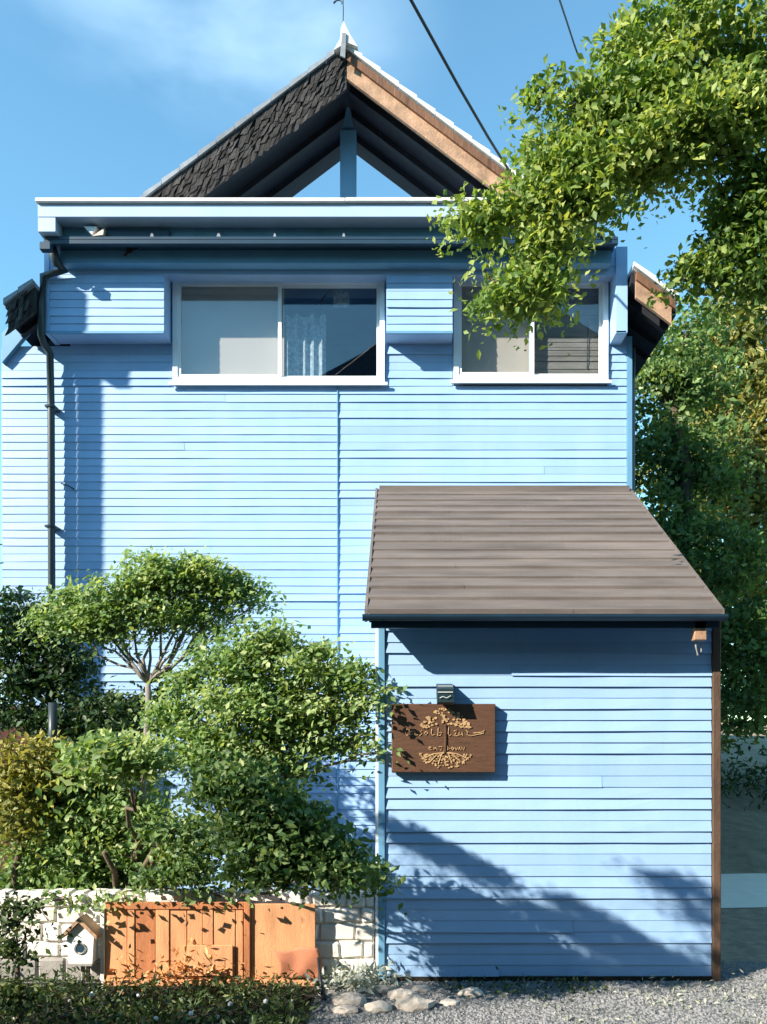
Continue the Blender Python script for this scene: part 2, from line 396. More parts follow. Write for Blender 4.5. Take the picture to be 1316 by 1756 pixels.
for a, b, n in ((EL + .02, XB0, 4), (XB1, RX + .015, 54)):
    bm = B(); slope_slab(bm, a, b, .050, .27 if n < 9 else .36, FY + .0, FY + .028); part('barge_board', bm, M['darkshingle'], house)
    for row in range(3 if n < 9 else 5):
        for i in range(n):
            x = a + .01 + (b - a - .05) * (i + rnd.random() * .7) / n
            w = rnd.uniform(.028, .042); top = roofz(x) - .055 - row * (.085 if n < 9 else .066) + rnd.uniform(-.008, .008); ln = rnd.uniform(.09, .13)
            bm = B(); y = FY - .004 - .005 * (4 - row)
            sk = rnd.uniform(.02, .07)
            prism(bm, [(x, top), (x + w, top + SL * w), (x + w - sk, top + SL * w - ln), (x - sk, top - ln * rnd.uniform(.8, 1.1))], y - rnd.uniform(.004, .008), y)
            part('shingle', bm, M['darkshingle'], house)
# ridge end ornament and ridge cap
bm = B(); prism(bm, [(RX - .09, RZ - .10), (RX - .035, RZ + .0), (RX - .03, RZ + .09), (RX - .005, RZ + .155), (RX + .02, RZ + .10), (RX + .055, RZ + .03), (RX + .12, RZ - .07), (RX + .02, RZ - .03)], FY - .085, FY + .2)
part('ridge_end_tile', bm, M['tilelight'], house)
bm = B(); prism(bm, [(RX - .035, RZ - .16), (RX + .01, RZ - .18), (RX + .02, RZ + .04), (RX - .015, RZ + .04)], FY - .10, FY - .086); part('ridge_tie', bm, M['tile'], house)
bm = B(); tube(bm, [(RX, FY + .2, RZ + .03), (RX, 8.2, RZ + .03)], .06, 10); part('ridge_cap', bm, M['tile'], house, True)
bm = B(); x = PX(588, FY)
tube(bm, [(x, FY, RZ + .10), (x + .006, FY, RZ + .30), (x + .002, FY, RZ + .47)], .004, 6)
part('lightning_rod', bm, M['cable'], house)
bm = B(); pts = [(x - .04 + .035 * math.cos(a) * (1 + a * .06), FY, PZ(5, FY) + .022 * math.sin(a)) for a in [q * .5 for q in range(-1, 12)]]
tube(bm, [(x + .003, FY, RZ + .465)] + pts[::-1][-9:], .004, 6); part('rod_hook', bm, M['cable'], house)
# gable wall and king post
GY = 8.2; zt = 6.05
hw = (RZ - .14 - zt) / SL
bm = B(); prism(bm, [(RX - hw, zt), (RX + hw, zt), (RX, RZ - .142)], GY, GY + .1); bm.free()
bm = B(); box(bm, RX - .074, RX + .074, 7.66, 7.80, 6.16, 7.28, .006)
prism(bm, [(RX - .06, 7.281), (RX + .06, 7.281), (RX + .012, 7.50), (RX - .012, 7.50)], 7.68, 7.78)
part('king_post', bm, M['trimblue'], house)
# left lower rake board
bm = B(); prism(bm, [(PX(4, 7.55), PZ(622, 7.55)), (PX(66, 7.55), PZ(548, 7.55)), (PX(66, 7.55), PZ(505, 7.55)), (PX(4, 7.55), PZ(572, 7.55))], 7.545, WY)
part('rake_board', bm, M['trimblue'], house)

# windows
def window(w, mull, left_kind, right_kind, lbl):
    x0, x1, z0, z1 = w; t = .045; d0, d1 = WY - .035, WY + .06
    fr = B(); box(fr, x0, x1, d0, d1, z0, z0 + t + .02); box(fr, x0, x1, d0, d1, z1 - t, z1); box(fr, x0, x0 + t, d0 + .001, d1, z0 + t + .0201, z1 - t - .0001); box(fr, x1 - t, x1, d0 + .001, d1, z0 + t + .0201, z1 - t - .0001)
    wo_ = part('window', fr, M['white'], house, label=lbl)
    bm = B(); box(bm, x0 - .03, x1 + .03, WY - .055, WY - .0355, z0 - .018, z0 + .012, .003); part('sill', bm, M['white'], wo_)
    zi0, zi1 = z0 + t + .02, z1 - t; s = .03
    for (a, b, y) in ((x0 + t, mull + .02, WY - .012), (mull - .02, x1 - t, WY + .022)):
        bm = B(); box(bm, a, a + s, y - .012, y + .012, zi0, zi1); box(bm, b - s, b, y - .012, y + .012, zi0, zi1)
        box(bm, a + s, b - s, y - .0115, y + .0115, zi0, zi0 + s); box(bm, a + s, b - s, y - .0115, y + .0115, zi1 - s, zi1)
        part('sash', bm, M['white'], wo_)
        bm = B(); box(bm, a + s, b - s, y - .003, y + .003, zi0 + s, zi1 - s); part('pane', bm, M['glass'], wo_)
    for kind, a, b in ((left_kind, x0 + t, mull), (right_kind, mull, x1 - t)):
        y = WY + .075
        if kind == 'blind':
            bm = B(); n = 14
            for i in range(n):
                xa = a + (b - a) * i / n; xb = a + (b - a) * (i + 1) / n
                box(bm, xa, xb, y, y + .004, zi0 - .02, zi1 + .02) if False else None
            box(bm, a, b + .03, y, y + .004, zi0 - .02, zi1 + .02); part('roller_blind', bm, M['blind'], wo_)
        elif kind == 'slats':
            nn = 34
            for i in range(nn):
                zz = zi0 + (zi1 - zi0) * i / nn; dy = .0 + rnd.uniform(-.004, .004)
                bm = B(); prismx(bm, [(y + dy, zz), (y + .022 + dy, zz + .012), (y + .024 + dy, zz + .028), (y + .003 + dy, zz + .027)], a, b); part('blind_slat', bm, M['blind2'], wo_)
            bm = B(); x = b - .13; tube(bm, [(x, y - .012, zi0 + .1), (x + .01, y - .012, zi0 + .55)], .004, 5); part('blind_cord', bm, M['lampblack'], wo_)
        elif kind == 'lace':
            bm = B(); n = 26; wv = .45 * (b - a); top = zi0 + (zi1 - zi0) * .72; vsA = []
            for i in range(n + 1):
                x = a + wv * i / n; yy = y + .03 + .018 * math.sin(i * 1.25)
                vsA.append((bm.verts.new((x, yy, zi0 - .02)), bm.verts.new((x, yy + .004 * math.sin(i * 2), top + .02 * math.sin(i * .8)))))
            for i in range(n): bm.faces.new((vsA[i][0], vsA[i + 1][0], vsA[i + 1][1], vsA[i][1]))
            c = part('lace_curtain', bm, M['lace'], wo_)
            bm = B(); x = b - .44; box(bm, x, x + .15, y + .02, y + .03, zi1 - .17, zi1 - .01); part('hanging_tag', bm, M['lace'], wo_)
            bm = B(); tube(bm, [(a + .32, y + .03, zi1 - .20), (a + .42, y + .03, zi1 - .05), (a + .48, y + .03, zi1 - .0)], .009, 5); part('clothes_hook', bm, M['lampblack'], wo_)
    # room behind the glass
    bm = B(); yr = WY + 1.5
    box(bm, x0 - .1, x1 + .1, yr, yr + .02, z0 - .2, z1 + .1); box(bm, x0 - .12, x0 - .1, WY + .13, yr, z0 - .2, z1 + .1); box(bm, x1 + .1, x1 + .12, WY + .13, yr, z0 - .2, z1 + .1)
    box(bm, x0 - .1, x1 + .1, WY + .13, yr, z0 - .22, z0 - .2); box(bm, x0 - .1, x1 + .1, WY + .13, yr, z1 + .1, z1 + .12)
    part('room_lining', bm, M['room'], wo_)
    return wo_
window(W1, PX(480, WY), 'blind', 'lace', 'wider white sliding window with beige blind and lace curtain')
window(W2, PX(912, WY), 'blind', 'slats', 'narrower white sliding window with grey slatted blind')

# left downpipe with offset, right pipe
bm = B(); yv = 7.33
pts = [P(88, 424, 7.2), P(98, 452, 7.25), P(112, 462, 7.3), P(74, 474, 7.33), P(72, 520, 7.33), P(71, 575, 7.34), P(76, 590, 7.4), P(86, 606, 7.5), P(88, 700, 7.5), P(89, 1000, 7.5), P(89, 1400, 7.5)]
tube(bm, pts, [.045, .04] + [.033] * 9, 10); part('downpipe', bm, M['pipe'], house, True)
bm = B(); box(bm, PX(72, 7.13), PX(91, 7.13), 7.08, 7.14, PZ(430, 7.1), PZ(416, 7.1), .006); part('gutter_outlet', bm, M['navy'], house)
for zz in (4.6, 3.5, 2.4):
    bm = B(); x = PX(88, 7.5); box(bm, x - .045, x + .045, 7.46, WY, zz, zz + .022, .003); part('pipe_clip', bm, M['pipe'], house)
bm = B(); tube(bm, [(2.155, 7.72, 5.25), (2.15, 7.72, 3.6), (2.15, 7.72, 0)], .04, 10); part('downpipe', bm, M['pipe'], house, True)
bm = B(); tube(bm, [P(105, 829, 7.58), P(116, 832, 7.57), P(128, 839, 7.57)], .006, 5); part('wall_hook', bm, M['pipe'], house)

# ------------------------------------------------------------------ lean-to shed
SY = 5.3; sx0, sx1 = -.15, 2.0
shed = thing('shed', 'pale blue clapboard lean-to shed with brown grey sloping roof against the house', 'shed', (1, SY, 0))
bm = B(); box(bm, sx0, sx1, SY, SY + .1, .02, 2.45)
prismx(bm, [(SY + .1, .02), (7.57, .02), (7.57, 3.72), (SY + .1, 2.42)], sx0, sx0 + .08); prismx(bm, [(SY + .1, .02), (7.57, .02), (7.57, 3.72), (SY + .1, 2.42)], sx1 - .08, sx1)
part('wall', bm, M['siding'], shed)
z = .035; HS = .0722
while z < 2.44:
    boards(shed, sx0 + .035, sx1, SY, z, HS, .009, .3); z += HS
bm = B(); box(bm, sx0 - .012, sx0 + .032, SY - .022, SY + .06, .02, 2.40, .004); part('corner_trim', bm, M['trimblue'], shed)
bm = B(); box(bm, sx0 - .03, sx0 - .013, SY - .016, SY + .3, .02, 2.38); part('corner_trim', bm, M['white'], shed)
bm = B(); box(bm, sx1 + .002, sx1 + .056, SY - .02, SY + .08, 0, 2.44, .005); part('corner_post', bm, M['postwood'], shed)
bm = B(); box(bm, sx0 - .01, sx1, SY - .012, SY + .05, 0, .032); part('sill_beam', bm, M['soil'], shed)
# roof courses
ey, ez, ty, tz = 5.04, 2.357, 7.585, 3.875
def rp(u): return ey + (ty - ey) * u, ez + (tz - ez) * u
def rx(u): return -.222 - .018 * u, 1.965 + .13 * u
bm = B(); (a0, a1), (b0, b1) = rx(0), rx(1); vv = []
for (u, dz) in ((0, 0), (1, 0), (1, -.05), (0, -.05)):
    y, zz = rp(u); l, r_ = rx(u); vv.append((bm.verts.new((l + .01, y + .01, zz + dz - .012)), bm.verts.new((r_ - .01, y + .01, zz + dz - .012))))
fs = [bm.faces.new((vv[i][0], vv[(i + 1) % 4][0], vv[(i + 1) % 4][1], vv[i][1])) for i in range(4)]
fs += [bm.faces.new([v[0] for v in vv]), bm.faces.new([v[1] for v in vv][::-1])]; bmesh.ops.recalc_face_normals(bm, faces=fs)
roof = part('roof', bm, M['soffit'], shed)
n = 15
for i in range(n):
    u0, u1 = i / n, (i + 1) / n; lift = rnd.uniform(.012, .024)
    seams = [0, rnd.uniform(.25, .75), 1]
    for s0, s1 in zip(seams[:-1], seams[1:]):
        bm = B(); vs4 = []
        m_ = 10
        top = []
        for q in range(m_ + 1):
            f = s0 + (s1 - s0) * q / m_; y0, zz0 = rp(u0); y1, zz1 = rp(u1 + .004); l0, r0 = rx(u0); l1, r1 = rx(u1)
            wob = rnd.uniform(-.002, .002)
            x0_, x1_ = l0 + (r0 - l0) * f, l1 + (r1 - l1) * f
            top.append([bm.verts.new((x0_, y0 + wob, zz0 - .01)), bm.verts.new((x0_, y0 - .004 + wob, zz0 + lift)), bm.verts.new((x1_, y1, zz1 + .002))])
        for q in range(m_):
            bm.faces.new((top[q][0], top[q + 1][0], top[q + 1][1], top[q][1])); bm.faces.new((top[q][1], top[q + 1][1], top[q + 1][2], top[q][2]))
        bm.faces.new((top[0][0], top[0][1], top[0][2])); bm.faces.new((top[-1][2], top[-1][1], top[-1][0]))
        part('roof_course', bm, M['shedroof'], roof)
y0, z0_ = rp(0); y1, z1_ = rp(1)
for s in (-1, 1):
    bm = B()
    l0, r0 = rx(0); l1, r1 = rx(1); xa, xb = (l0, l1) if s < 0 else (r0, r1)
    a = [bm.verts.new((xa + s * .0, y0, z0_ - .06)), bm.verts.new((xb, y1, z1_ - .06)), bm.verts.new((xb, y1, z1_ + .018)), bm.verts.new((xa, y0, z0_ + .018))]
    b = [bm.verts.new(v.co + Vector((s * .018, 0, 0))) for v in a]
    fs = [bm.faces.new(a), bm.faces.new(b[::-1])] + [bm.faces.new((a[i], b[i], b[(i + 1) % 4], a[(i + 1) % 4])) for i in range(4)]
    bmesh.ops.recalc_face_normals(bm, faces=fs); part('verge_board', bm, M['shedroof'], shed)
bm = B(); box(bm, -.22, 2.08, 7.5, 7.584, 3.83, 3.89); part('top_flashing', bm, M['shedroof'], shed)
# gutter: open half round
bm = B(); gy, gz, gr = 5.005, 2.335, .038; prof = []
for k in range(9):
    a = math.pi + math.pi * k / 8; prof.append((gy + gr * math.cos(a), gz + gr * math.sin(a)))
prof += [(gy + (gr - .006) * math.cos(math.pi + math.pi * k / 8), gz + (gr - .006) * math.sin(math.pi + math.pi * k / 8)) for k in range(8, -1, -1)]
prismx(bm, prof, PX(622, 5.0), PX(1246, 5.0)); part('gutter', bm, M['navy'], shed)
bm = B(); box(bm, -.2, 1.95, 5.045, 5.07, 2.26, 2.345); part('eave_fascia', bm, M['navy'], shed)
for x in (1.80,):
    bm = B(); box(bm, x, x + .075, 5.045, 5.11, 2.185, 2.325, .004); part('rafter_end', bm, M['tan'], shed)
bm = B(); tube(bm, [(1.83, 5.12, 2.214), (1.835, 5.12, 2.15), (1.85, 5.13, 2.10)], .005, 6); part('hook', bm, M['plinth'], shed)
bm = B(); tube(bm, [(1.87, 5.12, 2.214), (1.868, 5.12, 2.12)], .004, 6); part('hook', bm, M['plinth'], shed)
bm = B(); box(bm, -.04, 1.99, 5.10, SY - .001, 2.33, 2.36); part('soffit_board', bm, M['trimblue'], shed)

# ------------------------------------------------------------------ wall sign and lamp
sgx0, sgx1, sgz0, sgz1 = PX(672, 5.25), PX(850, 5.25), PZ(1325, 5.25), PZ(1207, 5.25)
sign = thing('wall_sign', 'brown wooden sign with carved tree emblem and lettering on the shed wall', 'sign', ((sgx0 + sgx1) / 2, SY, sgz0))
bm = B(); box(bm, sgx0, sgx1, 5.232, SY - .018, sgz0, sgz1, .006); part('board', bm, M['signwood'], sign)
bm = B(); box(bm, sgx0 + .05, sgx0 + .09, SY - .0175, SY - .002, sgz0 + .03, sgz1 - .03); box(bm, sgx1 - .09, sgx1 - .05, SY - .0175, SY - .002, sgz0 + .03, sgz1 - .03); part('batten', bm, M['signwood'], sign)
def sp(px, py): return PX(px, 5.23), PZ(py, 5.23)
cx, cz = sp(764, 1262)
bm = B()                                   # crown: many small raised lobes inside a dome
def lobe(bm, x, z, r, d=.006):
    k = rnd.randrange(5, 8); a0 = rnd.random() * 6
    prism(bm, [(x + r * rnd.uniform(.7, 1.2) * math.cos(a0 + 2 * math.pi * i / k), z + r * .75 * rnd.uniform(.7, 1.2) * math.sin(a0 + 2 * math.pi * i / k)) for i in range(k)], 5.232 - d * rnd.uniform(.6, 1.3), 5.2315)
for i in range(120):
    u = rnd.uniform(-1, 1); v = rnd.uniform(0, 1)
    zz = 1 - u * u * .85
    px = 764 + u * 43; py = 1246 - (18 + 14) * v * zz * 1.0 + (1 - zz) * 4
    if py > 1244 and abs(u) < .55: continue
    x, z_ = sp(px, py); lobe(bm, x, z_, rnd.uniform(.006, .012))
part('carved_crown', bm, M['signgold'], sign)
bm = B()
for i in range(130):
    u = rnd.uniform(-1, 1); v = rnd.uniform(0, 1); px = 764 + u * 44; py = 1294 + 24 * v * math.sqrt(max(0, 1 - u * u)) - abs(u) * 2
    x, z_ = sp(px, py); lobe(bm, x, z_, rnd.uniform(.004, .009))
for u in (-1, 1):
    for k in range(3):
        x0_, z0_ = sp(764, 1290); x1_, z1_ = sp(764 + u * (12 + 14 * k), 1310 - 4 * k)
        tube(bm, [(x0_, 5.229, z0_), ((x0_ + x1_) / 2, 5.227, z0_ - .01), (x1_, 5.229, z1_)], .004, 5)
part('carved_roots', bm, M['signgold'], sign)
bm = B(); x, z_ = sp(764, 1243); x2, z2 = sp(763, 1290); tube(bm, [(x, 5.229, z_), (x + .002, 5.227, (z_ + z2) / 2), (x2, 5.229, z2)], [.009, .006, .011], 6); part('carved_trunk', bm, M['signwood'], sign)
def stroke(bm, pts, r=.0032):
    tube(bm, [(sp(a, b)[0], 5.229, sp(a, b)[1]) for a, b in pts], r, 5)
strokes = [  # cursive line across the middle
 [(703, 1252), (698, 1250), (695, 1256), (698, 1261), (705, 1260)],
 [(712, 1254), (708, 1254), (707, 1259), (711, 1261), (713, 1254), (714, 1261), (717, 1260)],
 [(724, 1253), (720, 1255), (724, 1258), (720, 1262)],
 [(731, 1254), (728, 1257), (731, 1261), (734, 1257), (731, 1254)],
 [(741, 1250), (740, 1258), (742, 1261), (746, 1260)],
 [(752, 1248), (751, 1262), (756, 1261), (758, 1257), (753, 1256)],
 [(770, 1247), (769, 1258), (771, 1262), (774, 1260)],
 [(779, 1254), (784, 1252), (782, 1258), (777, 1262), (785, 1262)],
 [(788, 1256), (787, 1261), (792, 1260), (793, 1255), (794, 1262)],
 [(799, 1251), (803, 1256), (800, 1260), (809, 1262), (818, 1260), (829, 1258), (832, 1252), (826, 1256), (812, 1257)]]
for s_ in strokes:
    bm = B(); stroke(bm, s_); part('lettering', bm, M['signgold'], sign)
small = [[(736, 1283), (740, 1281), (737, 1280), (735, 1284), (740, 1286)], [(745, 1281), (744, 1286), (748, 1282), (750, 1286)], [(753, 1281), (759, 1280), (756, 1287)],
 [(768, 1279), (768, 1286), (772, 1284), (769, 1282)], [(776, 1281), (774, 1284), (777, 1286), (779, 1283), (776, 1281)], [(781, 1282), (783, 1286), (785, 1282), (787, 1286), (789, 1281)], [(791, 1286), (792, 1281), (796, 1286), (797, 1281)]]
for s_ in small:
    bm = B(); stroke(bm, s_, .0036); part('lettering', bm, M['signgold'], sign)
lx = PX(764, 5.2); lz = PZ(1190, 5.2)
lamp = thing('wall_lamp', 'small dark box spotlight mounted on the shed wall above the brown sign', 'lamp', (lx, SY, lz))
bm = B(); box(bm, lx - .035, lx + .035, SY - .02, SY - .001, lz - .03, lz + .065, .004); part('back_plate', bm, M['lampblack'], lamp)
bm = B(); prismx(bm, [(SY - .021, lz + .07), (SY - .15, lz + .03), (SY - .175, lz - .055), (SY - .15, lz - .07), (SY - .021, lz - .0)], lx - .055, lx + .05); part('housing', bm, M['lampblack'], lamp)
bm = B(); box(bm, lx - .05, lx + .045, SY - .165, SY - .155, lz + .005, lz + .012); box(bm, lx - .05, lx + .045, SY - .155, SY - .145, lz + .045, lz + .05); part('cooling_fin', bm, M['lens'], lamp)
bm = B(); tube(bm, [(lx - .038, SY - .175, lz - .03), (lx - .02, SY - .18, lz - .02), (lx + .005, SY - .18, lz - .03), (lx + .03, SY - .175, lz - .015)], .003, 5); part('front_wire', bm, M['lens'], lamp)

# ------------------------------------------------------------------ low whitewashed wall
lw = thing('garden_wall', 'low whitewashed stone garden wall behind the orange screen', 'wall', (-1.9, 5.35, 0))
zc = .0; row = 0
while zc < .56:
    h = [.15, .11, .12, .10, .10][row % 5]; x = -3.3 + rnd.uniform(0, .1)
    while x < -.2:
        w = rnd.uniform(.09, .26); xe = min(x + w, -.185)
        if xe - x > .03:
            bm = B(); box(bm, x + .002, xe - .002, 5.29 - rnd.uniform(0, .018), 5.42, zc + rnd.uniform(.0, .004), zc + h - rnd.uniform(0, .004), .014, jit=.007)
            part('stone', bm, M['plinth'] if (row == 0 and x < -1.75) else M['whitewall'], lw)
        x = xe
        if xe >= -.186: break
    zc += h; row += 1
bm = B(); box(bm, -3.3, -.19, 5.305, 5.41, 0, .55); part('mortar_core', bm, M['whitewall'], lw)

# ------------------------------------------------------------------ orange screen
oy = 5.2; ox0, ox1 = PX(181, oy), PX(541, oy); oz0, oz1 = PZ(1686, oy), PZ(1547, oy)
pl = thing('wooden_screen', 'low orange stained wooden screen standing before the white garden wall', 'screen', ((ox0 + ox1) / 2, oy + .15, 0))
bm = B(); box(bm, ox0 + .01, ox1 - .01, oy + .02, oy + .05, .02, oz1 - .03); part('back_panel', bm, M['orange2'], pl)
cut = PX(425, oy); x = ox0; i = 0
ws = [.14, .05, .13, .09, .11, .10, .07]
while x < cut - .03:
    w = ws[i % 7]; xe = min(x + w, cut - .022)
    bm = B(); d = rnd.uniform(0, .014); box(bm, x + .002, xe - .002, oy + .002 - d * .8, oy + .0195, oz0 + .03, oz1 - .045, .003)
    part('plank', bm, M['orange2'] if i == 2 else M['orange'], pl, label='darker rust plank' if i == 2 else None); x = xe; i += 1
bm = B(); box(bm, cut + .02, ox1 - .0, oy + .004, oy + .0195, oz0 + .03, oz1 - .012, .003); part('side_panel', bm, M['orange'], pl, label='smooth plain orange panel')
bm = B(); box(bm, cut - .020, cut + .018, oy - .018, oy + .018, oz0, oz1 + .004, .003); part('stile', bm, M['orange2'], pl)
bm = B(); box(bm, ox0, cut - .021, oy - .012, oy + .0192, oz1 - .0445, oz1, .003); part('top_rail', bm, M['orange2'], pl)
bm = B(); box(bm, ox0 - .0, ox1, oy - .02, oy + .0185, oz0 - .05, oz0 + .028, .004); part('base_rail', bm, M['orange'], pl)
bm = B(); box(bm, PX(317, oy), PX(401, oy), oy - .026, oy - .014, PZ(1672, oy), PZ(1619, oy), .003); part('name_panel', bm, M['orange'], pl)
bm = B(); box(bm, ox0 - .03, ox0 - .003, oy - .01, oy + .05, .0, oz1 - .02, .003); part('end_board', bm, M['whitewall'], pl)
# curled cloth draped over the right lower corner
bm = B(); nu, nv = 14, 10; g = []
for i in range(nu + 1):
    row = []
    for j in range(nv + 1):
        u, v = i / nu, j / nv
        px = 463 + 82 * u + 8 * math.sin(v * 3); py = 1626 + 8 * (1 - u) * math.sin(u * 6) + v * (58 * (1 - .25 * (1 - u)))
        yy = oy - .026 - .016 * math.sin(math.pi * v) * (1 - u) - .008 * math.sin(u * 9 + v * 3) - .03 * max(0, .35 - abs(u - .35)) * (1 - v)
        if u < .5: px += (1 - v) * 0 + 24 * v * (1 - u * 2) * .6
        q = P(px, py, yy); row.append(bm.verts.new(q))
    g.append(row)
for i in range(nu):
    for j in range(nv): bm.faces.new((g[i][j], g[i][j + 1], g[i + 1][j + 1], g[i + 1][j]))
tcl = part('draped_cloth', bm, M['cloth'], None, True); tag(tcl, 'rust salmon cloth curled over the right corner of the orange screen', 'cloth')
md = tcl.modifiers.new('thick', 'SOLIDIFY'); md.thickness = .006
# black stake
bm = B(); tube(bm, [P(546, 1642, 5.12), P(550, 1680, 5.05), (PX(556, 4.9), 4.9, 0)], [.008, .012, .016], 7)
tag(part('garden_stake', bm, M['cable'], None, True), 'thin black stake leaning at the right end of the orange screen', 'stake')

# ------------------------------------------------------------------ birdhouse
by = 5.14; bxc = PX(138, by)
bh = thing('birdhouse', 'small white birdhouse with brown roof in front of the white garden wall', 'birdhouse', (bxc, by, 0))
b0, b1 = PZ(1652, by), PZ(1606, by)
bm = B(); prism(bm, [(bxc - .075, b0), (bxc + .075, b0), (bxc + .085, b1), (bxc, b1 + .09), (bxc - .085, b1)], by, by + .09); part('body', bm, M['white'], bh)
for s in (-1, 1):
    bm = B(); pts = [(bxc + s * .0, b1 + .125), (bxc + s * .115, b1 + .012), (bxc + s * .112, b1 - .012), (bxc + s * .0, b1 + .095)]
    prism(bm, pts, by - .03, by + .1); part('roof_panel', bm, M['tan'], bh)
bm = B(); pts = [(bxc + .034 * math.cos(a), by - .006, (b0 + b1) / 2 + .01 + .034 * math.sin(a)) for a in [2 * math.pi * k / 18 for k in range(19)]]; tube(bm, pts, .004, 6); part('entrance_ring', bm, M['plinth'], bh)
bm = B(); prism(bm, [(bxc + .026 * math.cos(2 * math.pi * k / 14), (b0 + b1) / 2 + .01 + .026 * math.sin(2 * math.pi * k / 14)) for k in range(14)], by - .003, by - .0005); part('entrance_hole', bm, M['navy'], bh)
bm = B(); box(bm, bxc - .08, bxc + .08, by - .02, by + .095, b0 - .012, b0 - .001); part('floor_board', bm, M['plinth'], bh)
bm = B(); tube(bm, [(bxc, by + .045, 0), (bxc, by + .045, b0 - .012)], .014, 8); part('post', bm, M['plinth'], bh)

# ------------------------------------------------------------------ cables, pole, unseen houses across the lane
bm = B(); A = Vector((PX(882, 7.2), 7.2, PZ(306, 7.2))); Bp = P(705, 0, 5.5); d = (Bp - A)
pts = [A + d * t + Vector((0, 0, -.0)) for t in (0, .3, .6, 1, 2, 4, 6)]
for i, p in enumerate(pts): p.z += [0, -.03, -.03, 0, .1, .3, .6][i]
tube(bm, pts, .012, 6)
tag(part('service_cable', bm, M['cable'], None, True), 'thick black cable rising from the right roof slope into the sky', 'cable')
bm = B(); pts = [P(992, 96, 5.6), P(985, 76, 5.5), P(972, 36, 5.2), P(958, -6, 4.9), P(940, -70, 4.4)]; tube(bm, pts, .006, 5)
tag(part('thin_cable', bm, M['cable'], None, True), 'thin dark wire vanishing into the upper right foliage', 'cable')
pole = thing('utility_pole', 'tall grey pole with a meter box left of the house', 'pole', (-5.81, 5.6, 0))
bm = B(); tube(bm, [(-5.81, 5.6, 0), (-5.81, 5.6, 9.2)], [.085, .07], 16); part('shaft', bm, M['pole'], pole, True)
bm = B(); box(bm, -5.70, -5.56, 5.5, 5.66, 6.9, 7.45, .01); part('meter_box', bm, M['pole'], pole)
M['farwood'] = mat('dark_brown_cladding', (.13, .10, .08), .9, .1, 3)
for (xa, xb, lab, wh, rh) in ((-31, -19, 'unseen brown clad house furthest left across the lane, added to dim sky light', 6.6, 9.3), (-17.5, -5.5, 'unseen brown clad house left of centre across the lane, added to dim sky light', 7.0, 9.6), (-4, 8, 'brown clad house straight across the lane from the blue house', 9.3, 13.1), (9.5, 24, 'unseen brown clad house furthest right across the lane, added to dim sky light', 7.6, 10.4)):  # side houses unseen, added to block low sky; middle one mirrored in glass
    nb = thing('unseen_house', lab, 'house', ((xa + xb) / 2, -6, 0), 'houses across the lane')
    bm = B(); box(bm, xa, xb, -14, -5.6, 0, wh); part('wall', bm, M['farwood'], nb)
    bm = B(); prism(bm, [(xa - .5, wh), (xb + .5, wh), ((xa + xb) / 2 + .6, rh)], -14.4, -5.2); part('roof', bm, M['farroof'], nb)

# ------------------------------------------------------------------ vegetation
NPR = np.random.default_rng(11)
def leaves_mesh(name, clumps, size, m, tintbase=.5, droop=.0, flat=.5, elong=1.7, dens=.85):
    """clumps: (x,y,z,rx,ry,rz,n,tint). Each leaf: folded four-vertex blade (two triangles)."""
    Ps = []; Ts = []; Ss = []
    for (x, y, z, rx_, ry_, rz_, n, tn) in clumps:
        # flat leafy sprays scattered through the clump, so that gaps and light/dark lumps appear
        n = int(n * dens); nsub = max(4, int(n / 34)); d = NPR.normal(size=(nsub, 3)); d /= np.linalg.norm(d, axis=1)[:, None]
        rr = NPR.random(nsub) ** .45 * NPR.uniform(.75, 1.28, nsub); ctr = d * rr[:, None] * np.array([rx_, ry_, rz_]) + np.array([x, y, z])
        which = np.minimum((NPR.random(n) ** 1.25 * nsub).astype(int), nsub - 1)
        sr = NPR.uniform(.6, 1.5, nsub)[which][:, None] * size
        off = np.clip(NPR.normal(size=(n, 3)), -1.75, 1.75) * np.array([1.75, 1.75, .62]) * sr
        off[:, 2] -= .16 * (off[:, 0] ** 2 + off[:, 1] ** 2) / (size * 1.6)      # sprays droop at their rim
        p = ctr[which] + off
        Ps.append(p); st = NPR.normal(0, .17, nsub)
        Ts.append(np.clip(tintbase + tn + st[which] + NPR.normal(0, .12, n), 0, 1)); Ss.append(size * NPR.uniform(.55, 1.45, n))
    p = np.concatenate(Ps); t = np.concatenate(Ts); s = np.concatenate(Ss); n = len(p)
    nrm = NPR.normal(size=(n, 3)) * (1 - flat) + np.array([-.50, -.50, .85]) * flat; nrm /= np.linalg.norm(nrm, axis=1)[:, None]
    ax = NPR.normal(size=(n, 3)); ax[:, 2] -= droop; ax -= nrm * (ax * nrm).sum(1)[:, None]; ax /= np.linalg.norm(ax, axis=1)[:, None]
    sd_ = np.cross(nrm, ax); L = s[:, None]; Wd = L / elong * .5
    v0 = p; v2 = p + ax * L; midp = p + ax * L * .45; fold = nrm * Wd * .35
    v1 = midp + sd_ * Wd + fold; v3 = midp - sd_ * Wd + fold
    V = np.stack([v0, v1, v2, v3], 1).reshape(-1, 3).astype(np.float32)
    me = bpy.data.meshes.new(name); me.vertices.add(n * 4); me.vertices.foreach_set('co', V.ravel())
    idx = np.arange(n) * 4; tri = np.stack([idx, idx + 1, idx + 2, idx, idx + 2, idx + 3], 1).reshape(-1).astype(np.int32)
    me.loops.add(n * 6); me.loops.foreach_set('vertex_index', tri); me.polygons.add(n * 2)
    me.polygons.foreach_set('loop_start', (np.arange(n * 2) * 3).astype(np.int32)); me.polygons.foreach_set('loop_total', np.full(n * 2, 3, np.int32))
    at = me.attributes.new('tint', 'FLOAT', 'FACE'); at.data.foreach_set('value', np.repeat(t, 2).astype(np.float32))
    me.update(calc_edges=True); me.validate(); me.materials.append(m); return me
